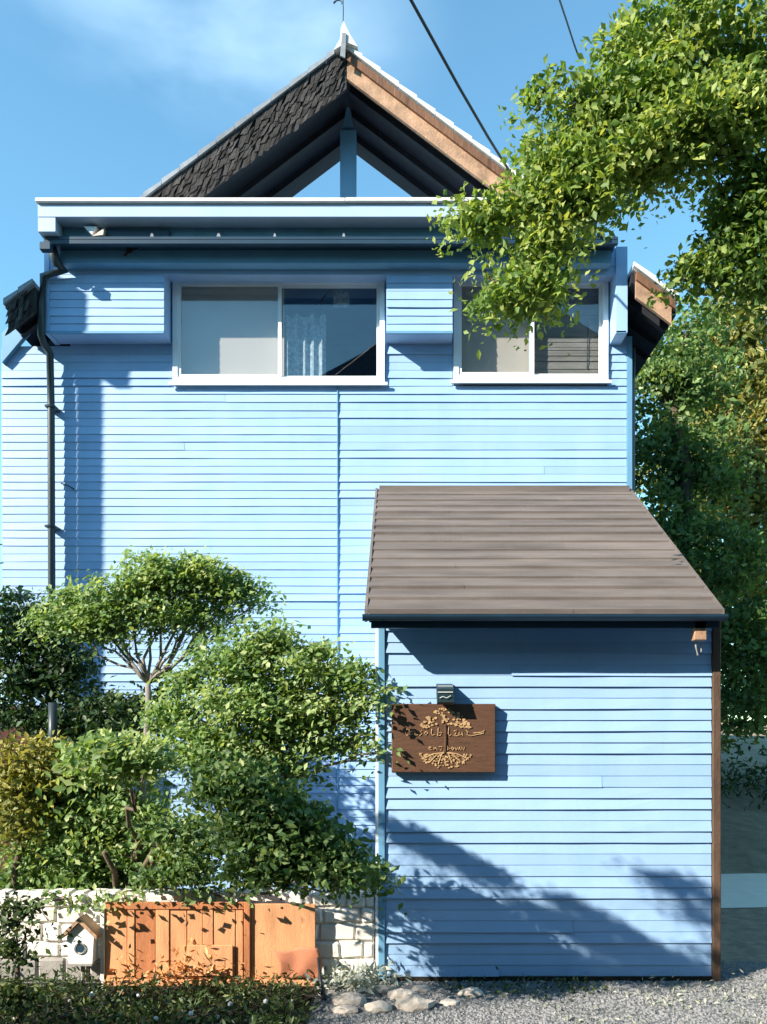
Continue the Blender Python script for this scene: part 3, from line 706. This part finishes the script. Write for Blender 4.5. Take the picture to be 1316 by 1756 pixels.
def limb(bm, a, b, r0, r1, wob=.06, n=5, sides=6):
    a, b = Vector(a), Vector(b); L = (b - a).length; pts = []
    for i in range(n + 1):
        t = i / n; q = a.lerp(b, t)
        if 0 < i < n: q += Vector([rnd.uniform(-1, 1) * wob * L * .5 for _ in range(3)])
        pts.append(q)
    tube(bm, pts, [r0 + (r1 - r0) * i / n for i in range(n + 1)], sides); return pts
def add_tree(name, label, cat, base, trunk_top, clumps, size, lm, bark, r0=.06, group=None, flat=.5, tintbase=.5, elong=1.7, twigs=5, droop=0, extra=None, trunks=1, limb_r=.38, dens=.85):
    base = Vector(base); T = thing(name, label, cat, base, group)
    bm = B(); tt = Vector(trunk_top)
    tp = limb(bm, base, tt, r0, r0 * .6, .06, 7, 8)
    for k in range(trunks - 1):
        limb(bm, base + Vector((rnd.uniform(-.12, .12), rnd.uniform(-.1, .1), 0)), tt + Vector((rnd.uniform(-.3, .3), rnd.uniform(-.2, .2), rnd.uniform(-.1, .2))), r0 * .7, r0 * .35, .06, 6, 7)
    part('trunk', bm, M[bark], T, True)
    bm = B()
    cand = tp[2:] + (extra(bm) if extra else [])
    for c in clumps:
        cc = Vector(c[:3]); root = min(cand, key=lambda q: (q - cc).length + abs(q.z - (cc.z - .3)) * (.5 if not extra else 0))
        pl_ = limb(bm, root, cc - Vector((0, 0, c[5] * .3)), r0 * limb_r, r0 * limb_r * .37, .10, 6)
        for k in range(twigs):
            e = cc + Vector((rnd.uniform(-1, 1) * c[3], rnd.uniform(-1, 1) * c[4], rnd.uniform(-.5, .9) * c[5])) * .85
            limb(bm, pl_[rnd.choice([3, 4, 5, 6])], e, r0 * limb_r * .32, r0 * limb_r * .08, .12, 4, 5)
    part('branches', bm, M[bark], T, True)
    me = leaves_mesh('crown', clumps, size, lm, tintbase, droop, flat, elong, dens)
    off = wl(T); n = len(me.vertices); co = np.empty(n * 3, np.float32); me.vertices.foreach_get('co', co); co = co.reshape(-1, 3) - np.array(off, np.float32)
    me.vertices.foreach_set('co', co.ravel()); me.update()
    o = bpy.data.objects.new('crown', me); COL.objects.link(o); o.parent = T; o['kind'] = 'stuff'
    return T
def C(px, py, D, rw, rh, n, ry=None, t=0.0):
    """a clump centred at the given sight line, radii in photo pixels"""
    s = D / F; q = P(px, py, D); return (q.x, q.y, q.z, rw * s, (ry if ry else rw * s * .8), rh * s, n, t)
LM_bright = leafmat('dogwood_leaf', (.045, .105, .036), (.18, .30, .095), (.48, .56, .27), .42)
LM_yellow = leafmat('yellowing_leaf', (.10, .12, .03), (.26, .27, .06), (.46, .40, .12))
LM_dark = leafmat('deep_green_leaf', (.018, .048, .024), (.042, .095, .036), (.17, .24, .09), .3)
LM_mid = leafmat('mid_green_leaf', (.02, .055, .022), (.065, .13, .042), (.26, .33, .11), .35)
LM_over = leafmat('overhanging_leaf', (.035, .095, .026), (.15, .26, .06), (.40, .48, .15), .45)
LM_bush = leafmat('glossy_bush_leaf', (.028, .075, .030), (.12, .215, .068), (.40, .48, .20), .38)
LM_back = leafmat('background_leaf', (.05, .08, .02), (.20, .23, .06), (.50, .45, .17), .4)
LM_weed = leafmat('weed_leaf', (.015, .035, .012), (.05, .09, .025), (.24, .27, .10), .25)

# umbrella-shaped tree left
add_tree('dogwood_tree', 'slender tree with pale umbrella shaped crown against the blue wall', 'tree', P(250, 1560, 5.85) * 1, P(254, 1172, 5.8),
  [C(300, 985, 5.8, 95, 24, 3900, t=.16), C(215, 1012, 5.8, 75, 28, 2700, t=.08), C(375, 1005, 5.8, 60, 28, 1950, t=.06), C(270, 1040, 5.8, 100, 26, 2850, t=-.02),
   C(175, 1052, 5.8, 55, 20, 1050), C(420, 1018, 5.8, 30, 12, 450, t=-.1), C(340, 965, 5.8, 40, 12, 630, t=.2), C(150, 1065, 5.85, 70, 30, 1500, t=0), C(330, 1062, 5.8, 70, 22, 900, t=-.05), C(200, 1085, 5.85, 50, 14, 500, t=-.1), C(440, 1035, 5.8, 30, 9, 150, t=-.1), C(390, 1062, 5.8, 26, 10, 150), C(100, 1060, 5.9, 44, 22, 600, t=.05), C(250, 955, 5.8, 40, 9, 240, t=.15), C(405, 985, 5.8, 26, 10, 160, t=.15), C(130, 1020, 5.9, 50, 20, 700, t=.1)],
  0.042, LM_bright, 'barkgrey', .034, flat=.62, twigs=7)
# spreading middle tree
def P0(px, D): q = P(px, CY, D); return Vector((q.x, D, 0))
add_tree('maple_tree', 'spreading bright green tree with tiered crown beside the shed', 'tree', P0(470, 5.5), P(458, 1290, 5.45),
  [C(460, 1095, 5.45, 70, 25, 1485, t=.02), C(400, 1130, 5.45, 85, 35, 2565, t=.0), C(520, 1145, 5.4, 80, 35, 2295, t=.12), C(600, 1170, 5.38, 52, 32, 1147, t=.10),
   C(430, 1200, 5.4, 110, 45, 3645, t=.14), C(540, 1215, 5.4, 75, 36, 2025, t=.08), C(600, 1225, 5.38, 36, 20, 567), C(570, 1275, 5.4, 75, 20, 1282, t=-.15), C(620, 1262, 5.38, 34, 12, 270), C(330, 1165, 5.5, 42, 22, 800), C(300, 1215, 5.5, 50, 30, 1200, t=.05), C(560, 1110, 5.42, 40, 14, 420, t=.1), C(350, 1290, 5.4, 80, 36, 2200, t=.1), C(470, 1300, 5.35, 60, 26, 1100), C(630, 1150, 5.36, 26, 12, 160, t=.1), C(520, 1330, 5.4, 40, 20, 300, t=-.1),
   C(380, 1265, 5.4, 90, 38, 2565, t=.04), C(490, 1250, 5.4, 60, 28, 1147, t=.0), C(655, 1183, 5.24, 18, 8, 67, .05), C(655, 1290, 5.24, 16, 8, 48, .05), C(640, 1200, 5.3, 30, 14, 243, .12)],
  0.042, LM_bright, 'barkgrey', .036, flat=.55, twigs=6, trunks=3)
# dark tree far left
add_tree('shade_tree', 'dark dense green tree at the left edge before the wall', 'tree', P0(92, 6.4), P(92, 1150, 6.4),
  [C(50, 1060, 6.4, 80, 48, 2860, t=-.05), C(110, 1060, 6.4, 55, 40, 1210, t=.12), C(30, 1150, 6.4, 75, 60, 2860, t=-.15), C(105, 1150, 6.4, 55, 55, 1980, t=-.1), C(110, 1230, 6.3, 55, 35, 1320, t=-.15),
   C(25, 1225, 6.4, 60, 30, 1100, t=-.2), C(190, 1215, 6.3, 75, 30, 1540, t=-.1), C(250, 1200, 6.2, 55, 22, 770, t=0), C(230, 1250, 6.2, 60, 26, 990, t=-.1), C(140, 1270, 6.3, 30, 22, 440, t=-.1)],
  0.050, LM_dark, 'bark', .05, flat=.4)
# large near shrub mass
add_tree('viburnum_bush', 'large leafy bush spreading above the orange screen', 'bush', P0(236, 5.95), P(240, 1440, 5.5),
  [C(205, 1290, 4.5, 70, 28, 3080, t=.12), C(150, 1330, 5.9, 100, 45, 3360, t=.08), C(80, 1380, 5.9, 90, 45, 2800, t=.02), C(190, 1400, 5.8, 120, 50, 4480, t=.10),
   C(110, 1450, 5.8, 110, 48, 3639, t=.08), C(230, 1460, 5.8, 110, 45, 3080, t=-.02), C(60, 1510, 5.85, 70, 40, 1819, t=-.1), C(215, 1536, 5.2, 40, 10, 80, .08, t=.1), C(380, 1536, 5.2, 50, 8, 60, .06), C(90, 1540, 5.2, 40, 14, 120, .1, t=.05), C(160, 1510, 5.8, 70, 32, 1540, t=0)],
  0.048, LM_bright, 'bark', .045, flat=.5, trunks=4, tintbase=.47)
add_tree('camellia_bush', 'mid green bush spreading above the right half of the orange screen', 'bush', P0(380, 5.5), P(400, 1440, 5.4),
  [C(390, 1335, 4.35, 58, 34, 2645, t=0), C(440, 1350, 4.35, 60, 40, 1724), C(465, 1405, 4.35, 66, 40, 3679, t=-.05), C(330, 1430, 5.3, 75, 50, 2300), C(500, 1425, 4.35, 80, 42, 2645, t=-.02), C(560, 1460, 4.35, 62, 36, 1609, t=-.04),
   C(480, 1475, 4.42, 84, 26, 2760, t=-.1), C(300, 1495, 5.25, 60, 26, 1380, t=-.05), C(590, 1485, 4.35, 52, 26, 919), C(610, 1500, 4.6, 38, 22, 482, t=0), C(480, 1380, 4.35, 50, 26, 804, t=.1)],
  0.044, LM_bush, 'bark', .03, flat=.35, trunks=3, tintbase=.5)
add_tree('yellow_bush', 'small yellowing bush at the far left edge', 'bush', P0(20, 5.7), P(40, 1370, 5.6),
  [C(50, 1290, 5.6, 50, 28, 1000, t=.05), C(20, 1330, 5.6, 50, 34, 1100), C(75, 1320, 5.6, 35, 30, 600, t=-.1), C(30, 1400, 5.5, 45, 40, 900, t=-.05)],
  .045, LM_yellow, 'bark', .03, flat=.4)
add_tree('corner_bush', 'low dark straggling bush before the birdhouse at the bottom left corner', 'bush', P0(30, 4.42), P(32, 1640, 4.42),
  [C(15, 1560, 4.42, 30, 28, 380, t=-.1), C(45, 1590, 4.42, 25, 18, 130, t=0), C(12, 1630, 4.38, 30, 40, 420, t=-.1), C(30, 1710, 4.35, 45, 30, 500, t=-.1)],
  .036, LM_weed, 'bark', .02, flat=.3)
bm = B(); tube(bm, [P(91, 1330, 6.0), P(91, 1205, 6.0)], .034, 8)
tube(bm, [P0(91, 6.0), P(91, 1331, 6.0)], .034, 8, True)
tag(part('garden_post', bm, M['pipe'], None, True), 'plain dark green post standing among the left bushes', 'post')
bm = B(); q = P(20, 1262, 6.9); box(bm, q.x - .25, q.x + .16, q.y, q.y + .3, 0, PZ(1218, 6.9), .02)
box(bm, q.x - .27, q.x + .18, q.y - .02, q.y + .32, PZ(1218, 6.9), PZ(1212, 6.9), .005)
tag(part('storage_cabinet', bm, M['rust'], None), 'dark rust red cabinet half hidden by leaves at the left edge', 'cabinet')

# weeds in the bed, dried plants before the screen
def weeds(name, label, cat, x0, x1, y0, y1, n, hmax, size, lm, tb=.4, kind='stuff', zb=0):
    cl = []
    for i in range(n):
        x = rnd.uniform(x0, x1); y = rnd.uniform(y0, y1); h = rnd.uniform(.3, 1) * hmax
        cl.append((x, y, zb + h * .5, .06, .06, h * .5, 16, rnd.uniform(-.2, .3)))
    me = leaves_mesh(name, cl, size, lm, tb, 0, .3, 3.0); o = bpy.data.objects.new(name, me); COL.objects.link(o)
    tag(o, label, cat, kind=kind); return o
weeds('weed_patch', 'dark weeds covering the soil bed in the bottom left', 'weeds', -2.7, -.56, 4.1, 5.12, 620, .20, .045, LM_weed, .32)
weeds('weed_tuft', 'short green weeds along the foot of the shed wall', 'weeds', .25, 1.2, 5.0, 5.26, 60, .08, .035, LM_weed, .4)
weeds('grass_tuft', 'grey green grass tufts in the gravel at bottom right', 'grass', .8, 2.9, 4.3, 5.25, 170, .05, .032, leafmat('dry_grass', (.10, .13, .10), (.24, .27, .22), (.50, .50, .42), .2), .5)
weeds('pale_grass', 'pale silvery grass beside the left corner of the shed', 'grass', -.52, -.12, 5.05, 5.3, 60, .16, .06, leafmat('silver_grass', (.16, .22, .22), (.34, .40, .38), (.62, .62, .52), .2), .5)
weeds('dried_plants', 'dried orange brown plants in front of the screen planks', 'plant', -1.75, -1.1, 5.11, 5.16, 20, .30, .05, leafmat('dried_leaf', (.28, .11, .04), (.60, .28, .10), (.80, .48, .22), .2), .5, zb=.06)
# white flowers in the weeds
fl = B()
for i in range(14):
    x = rnd.uniform(-2.5, -.6); y = rnd.uniform(4.2, 4.7); zz = rnd.uniform(.04, .13); s = rnd.uniform(.008, .018)
    r = bmesh.ops.create_icosphere(fl, subdivisions=1, radius=s); bmesh.ops.translate(fl, verts=r['verts'], vec=(x, y, zz))
tag(part('small_flowers', fl, M['tilelight'], None), 'tiny pale flowers among the dark weeds', 'flowers', kind='stuff')
# gravel
def pebbles(name, label, x0, x1, y0, y1, n, smin, smax, m):
    base = np.array([[1, 0, 0], [-1, 0, 0], [0, 1, 0], [0, -1, 0], [0, 0, .6], [0, 0, -.6]], float)
    f = np.array([[0, 2, 4], [2, 1, 4], [1, 3, 4], [3, 0, 4]])
    c = np.stack([NPR.uniform(x0, x1, n), NPR.uniform(y0, y1, n), np.full(n, .002)], 1); s = NPR.uniform(smin, smax, n)
    a = NPR.uniform(0, 6.28, n); V = base[None] * s[:, None, None] * NPR.uniform(.6, 1.3, (n, 6, 1))
    X = V[:, :, 0] * np.cos(a)[:, None] - V[:, :, 1] * np.sin(a)[:, None]; Y = V[:, :, 0] * np.sin(a)[:, None] + V[:, :, 1] * np.cos(a)[:, None]
    V[:, :, 0] = X; V[:, :, 1] = Y; V += c[:, None, :]
    me = bpy.data.meshes.new(name); me.from_pydata(V.reshape(-1, 3).tolist(), [], (f[None] + (np.arange(n) * 6)[:, None, None]).reshape(-1, 3).tolist()); me.materials.append(m)
    o = bpy.data.objects.new(name, me); COL.objects.link(o); tag(o, label, 'gravel', kind='stuff')
pebbles('gravel', 'grey gravel covering the yard in front of the shed', -.5, 3.4, 4.0, 5.75, 22000, .005, .019, M['gravel'])
# pale flat stones
spots = [(600, 1728, 4.86, .11, 'widest pale slab stone left of the shed foot'), (566, 1712, 4.99, .07, 'small pale stone nearest the black stake'),
 (652, 1702, 5.08, .08, 'cream stone close under the left corner trim of the shed'), (690, 1716, 4.96, .10, 'rounded cream stone below the left end of the shed wall'),
 (722, 1699, 5.10, .06, 'little stone touching the base of the shed boards'), (592, 1752, 4.70, .08, 'pale stone cut by the bottom edge of the photo beside the stake'),
 (650, 1744, 4.74, .09, 'greyish stone at the bottom edge below the shed corner'), (712, 1741, 4.78, .12, 'long light grey stone lying lowest in front of the shed'),
 (770, 1732, 4.84, .06, 'small grey stone at the edge of the gravel'), (808, 1711, 5.02, .08, 'tan stone standing alone furthest right by the weeds'),
 (612, 1702, 5.08, .06, 'small white stone among the silvery grass')]
for (px, py, D, s, lab) in spots:
    x = PX(px, D); bm = B()
    r = bmesh.ops.create_icosphere(bm, subdivisions=2, radius=1)
    for v in r['verts']:
        v.co = Vector((v.co.x * s * rnd.uniform(.85, 1.15), v.co.y * s * .65 * rnd.uniform(.85, 1.15), v.co.z * s * .42 * rnd.uniform(.8, 1.2)))
        v.co += Vector((x, D, s * .15))
    st = part('flat_stone', bm, M['stone'], None)
    tag(st, lab, 'stone', 'pale flat stones in front of the shed')

# overhanging tree from the right, trunk outside the frame
OV = [C(1200, 60, 4.6, 130, 70, 5580), C(1290, 150, 4.6, 110, 90, 4960), C(1130, 150, 4.6, 90, 60, 3720), C(1080, 90, 4.6, 60, 40, 1240, t=.05), C(1040, 190, 4.6, 60, 50, 2015),
      C(1220, 220, 4.6, 120, 60, 5580, t=.1), C(1120, 255, 4.6, 110, 38, 4650, t=.12), C(1020, 290, 4.6, 90, 42, 3100, t=.08), C(935, 150, 4.6, 32, 18, 372), C(925, 185, 4.6, 28, 12, 201), C(985, 170, 4.6, 34, 30, 589),
      C(985, 215, 4.6, 24, 26, 310), C(930, 260, 4.6, 32, 34, 744), C(955, 320, 4.6, 60, 38, 1860), C(890, 350, 4.6, 60, 34, 1550, t=.08), C(830, 370, 4.6, 42, 30, 1240, t=.12), C(1005, 340, 4.6, 46, 24, 1240, t=.05),
      C(950, 400, 4.6, 46, 38, 1395, t=.08), C(930, 450, 4.6, 38, 36, 1085, t=.1), C(890, 490, 4.6, 58, 36, 1860, t=.06), C(925, 500, 4.6, 32, 34, 697, t=.2), C(860, 515, 4.6, 30, 26, 542),
      C(1305, 320, 4.7, 85, 60, 4650, t=-.15), C(1275, 400, 4.7, 55, 50, 2635, t=-.2), C(1300, 450, 4.7, 60, 60, 2325, t=-.2), C(1200, 450, 4.7, 26, 26, 868, t=0), C(1170, 470, 4.7, 20, 20, 186), C(1230, 480, 4.7, 30, 24, 403, t=-.1), C(1090, 30, 4.6, 30, 24, 248), C(1060, 110, 4.6, 20, 24, 120, t=.1), C(1020, 130, 4.6, 16, 14, 60, t=.1), C(985, 250, 4.6, 30, 16, 200, t=.1), C(905, 300, 4.6, 22, 22, 150), C(800, 345, 4.6, 20, 16, 110, t=.15), C(840, 470, 4.6, 20, 22, 110, t=.1), C(950, 470, 4.6, 16, 30, 120, t=.25)]
def ext(bm):
    out = []
    for chain in ([(1420, 330), (1250, 260), (1080, 270), (960, 320), (850, 370)], [(1080, 270), (980, 330), (950, 420), (890, 500)], [(1420, 230), (1250, 110), (1130, 130), (980, 160), (925, 165)], [(1420, 300), (1330, 330), (1290, 420), (1240, 460)]):
        pts = [P(x, y, 4.65) for x, y in chain]; tube(bm, pts, [.028 - .024 * i / (len(pts) - 1) for i in range(len(pts))], 6); out += pts[1:]
    return out
add_tree('overhanging_tree', 'tree reaching in from the right with bright leafy branches over the upper window', 'tree', (2.75, 4.7, 0), (2.7, 4.7, 5.3), OV, .045, LM_over, 'bark', .11, tintbase=.63, dens=.66, flat=.42, twigs=4, extra=ext, limb_r=.12)

# trees standing behind, to the right of the house
def back_tree(label, px, D, clumps, lm, size, tb):
    add_tree('background_tree', label, 'tree', P0(px, D), P(px, 700, D), clumps, size, lm, 'bark', .12, 'trees behind the house on the right', flat=.35, twigs=4, tintbase=tb)
back_tree('dark leafy tree close to the right wall of the house', 1150, 9.6,
  [C(1120, 640, 9.6, 55, 60, 1500), C(1170, 560, 9.6, 55, 34, 900, t=.05), C(1110, 580, 9.6, 36, 30, 500, t=.25), C(1190, 660, 9.6, 80, 70, 2600), C(1130, 760, 9.6, 60, 80, 2200, t=-.1), C(1200, 800, 9.6, 80, 90, 3000, t=-.1), C(1170, 900, 9.4, 60, 70, 2000, t=-.1),
   C(1240, 960, 9.2, 80, 80, 2600, t=-.1), C(1220, 1060, 9.2, 90, 70, 2600, t=-.2), C(1290, 1100, 9.2, 80, 90, 2600, t=-.2), C(1290, 1200, 9.4, 90, 60, 2400, t=-.2)], LM_bright, .075, .40)
back_tree('tall yellow green tree behind at the right edge of the view', 1400, 11.5,
  [C(1260, 560, 11.5, 80, 60, 2400, t=.1), C(1310, 500, 11.5, 70, 50, 1500), C(1290, 640, 11.5, 90, 70, 3000, t=.1), C(1240, 700, 11.3, 70, 70, 2200, t=.1), C(1320, 760, 11.3, 80, 90, 3000, t=.2), C(1270, 850, 11.2, 80, 80, 2800, t=.1), C(1310, 950, 11, 80, 90, 2800, t=.1), C(1250, 780, 11.2, 60, 60, 1500), C(1390, 850, 11.2, 90, 200, 3500), C(1210, 600, 11.4, 50, 36, 800)], LM_back, .10, .5)
back_tree('broad mid green tree filling the gap under the branches', 1400, 13.5,
  [C(1230, 1000, 13.5, 120, 120, 3600), C(1330, 1150, 13.5, 120, 120, 3600), C(1150, 1000, 13.5, 90, 160, 3000, t=-.1), C(1200, 1180, 13.5, 110, 90, 2600, t=-.1), C(1180, 800, 13.5, 90, 120, 2600), C(1420, 1000, 13.5, 120, 200, 3000)], LM_back, .12, .4)
weeds('bank_undergrowth', 'dark undergrowth along the top of the dry bank', 'undergrowth', 3.5, 8, 11.5, 13.5, 240, 1.0, .12, LM_dark, .3, zb=.6)

# tree at the lane side, left of the view: its shade falls on the soil bed and the foot of the shed
def SC(px, py, D, t, rw, rh, n, ry=.25):
    q = P(px, py, D) - Vector((1.45, 1, -1)) * t; sc = D / F
    return (q.x, q.y, q.z, rw * sc, ry, rh * sc, n, 0.0)
LT = [(-5.4, 1.35, 2.85, .9, .40, .22, 5000, 0), (-6.6, 1.3, 2.9, .7, .40, .22, 3600, 0)]
def streak(pts, t, rw, rh, n):
    for (xa, ya), (xb, yb) in zip(pts[:-1], pts[1:]):
        L = math.hypot(xb - xa, yb - ya); k = max(1, int(L / (rw * .8)))
        for q in range(k):
            f = q / k; LT.append(SC(xa + (xb - xa) * f, ya + (yb - ya) * f, 5.3, t, rw, rh, n, .05))
streak([(668, 1418), (740, 1452), (820, 1488), (875, 1512)], 1.75, 12, 3, 92)
streak([(715, 1425), (780, 1462), (840, 1500)], 1.8, 8, 2, 32)
streak([(900, 1560), (990, 1592), (1080, 1640), (1180, 1680)], 2.55, 14, 6, 140)
streak([(960, 1545), (1040, 1580), (1120, 1630), (1200, 1665)], 2.7, 9, 3, 68)
streak([(980, 1650), (1060, 1672), (1120, 1685)], 2.5, 26, 8, 300)
streak([(1150, 1690), (1215, 1650), (1225, 1630)], 2.75, 24, 14, 260)
streak([(1130, 1512), (1180, 1520), (1222, 1536)], 2.9, 16, 6, 160)
streak([(1190, 1568), (1222, 1580)], 2.9, 12, 4, 100)
add_tree('lane_tree', 'leafy tree at the lane side left of the yard', 'tree', (-5.2, 1.9, 0), (-4.9, 1.9, 2.9), LT,
  .030, LM_mid, 'bark', .09, twigs=0, limb_r=.03)
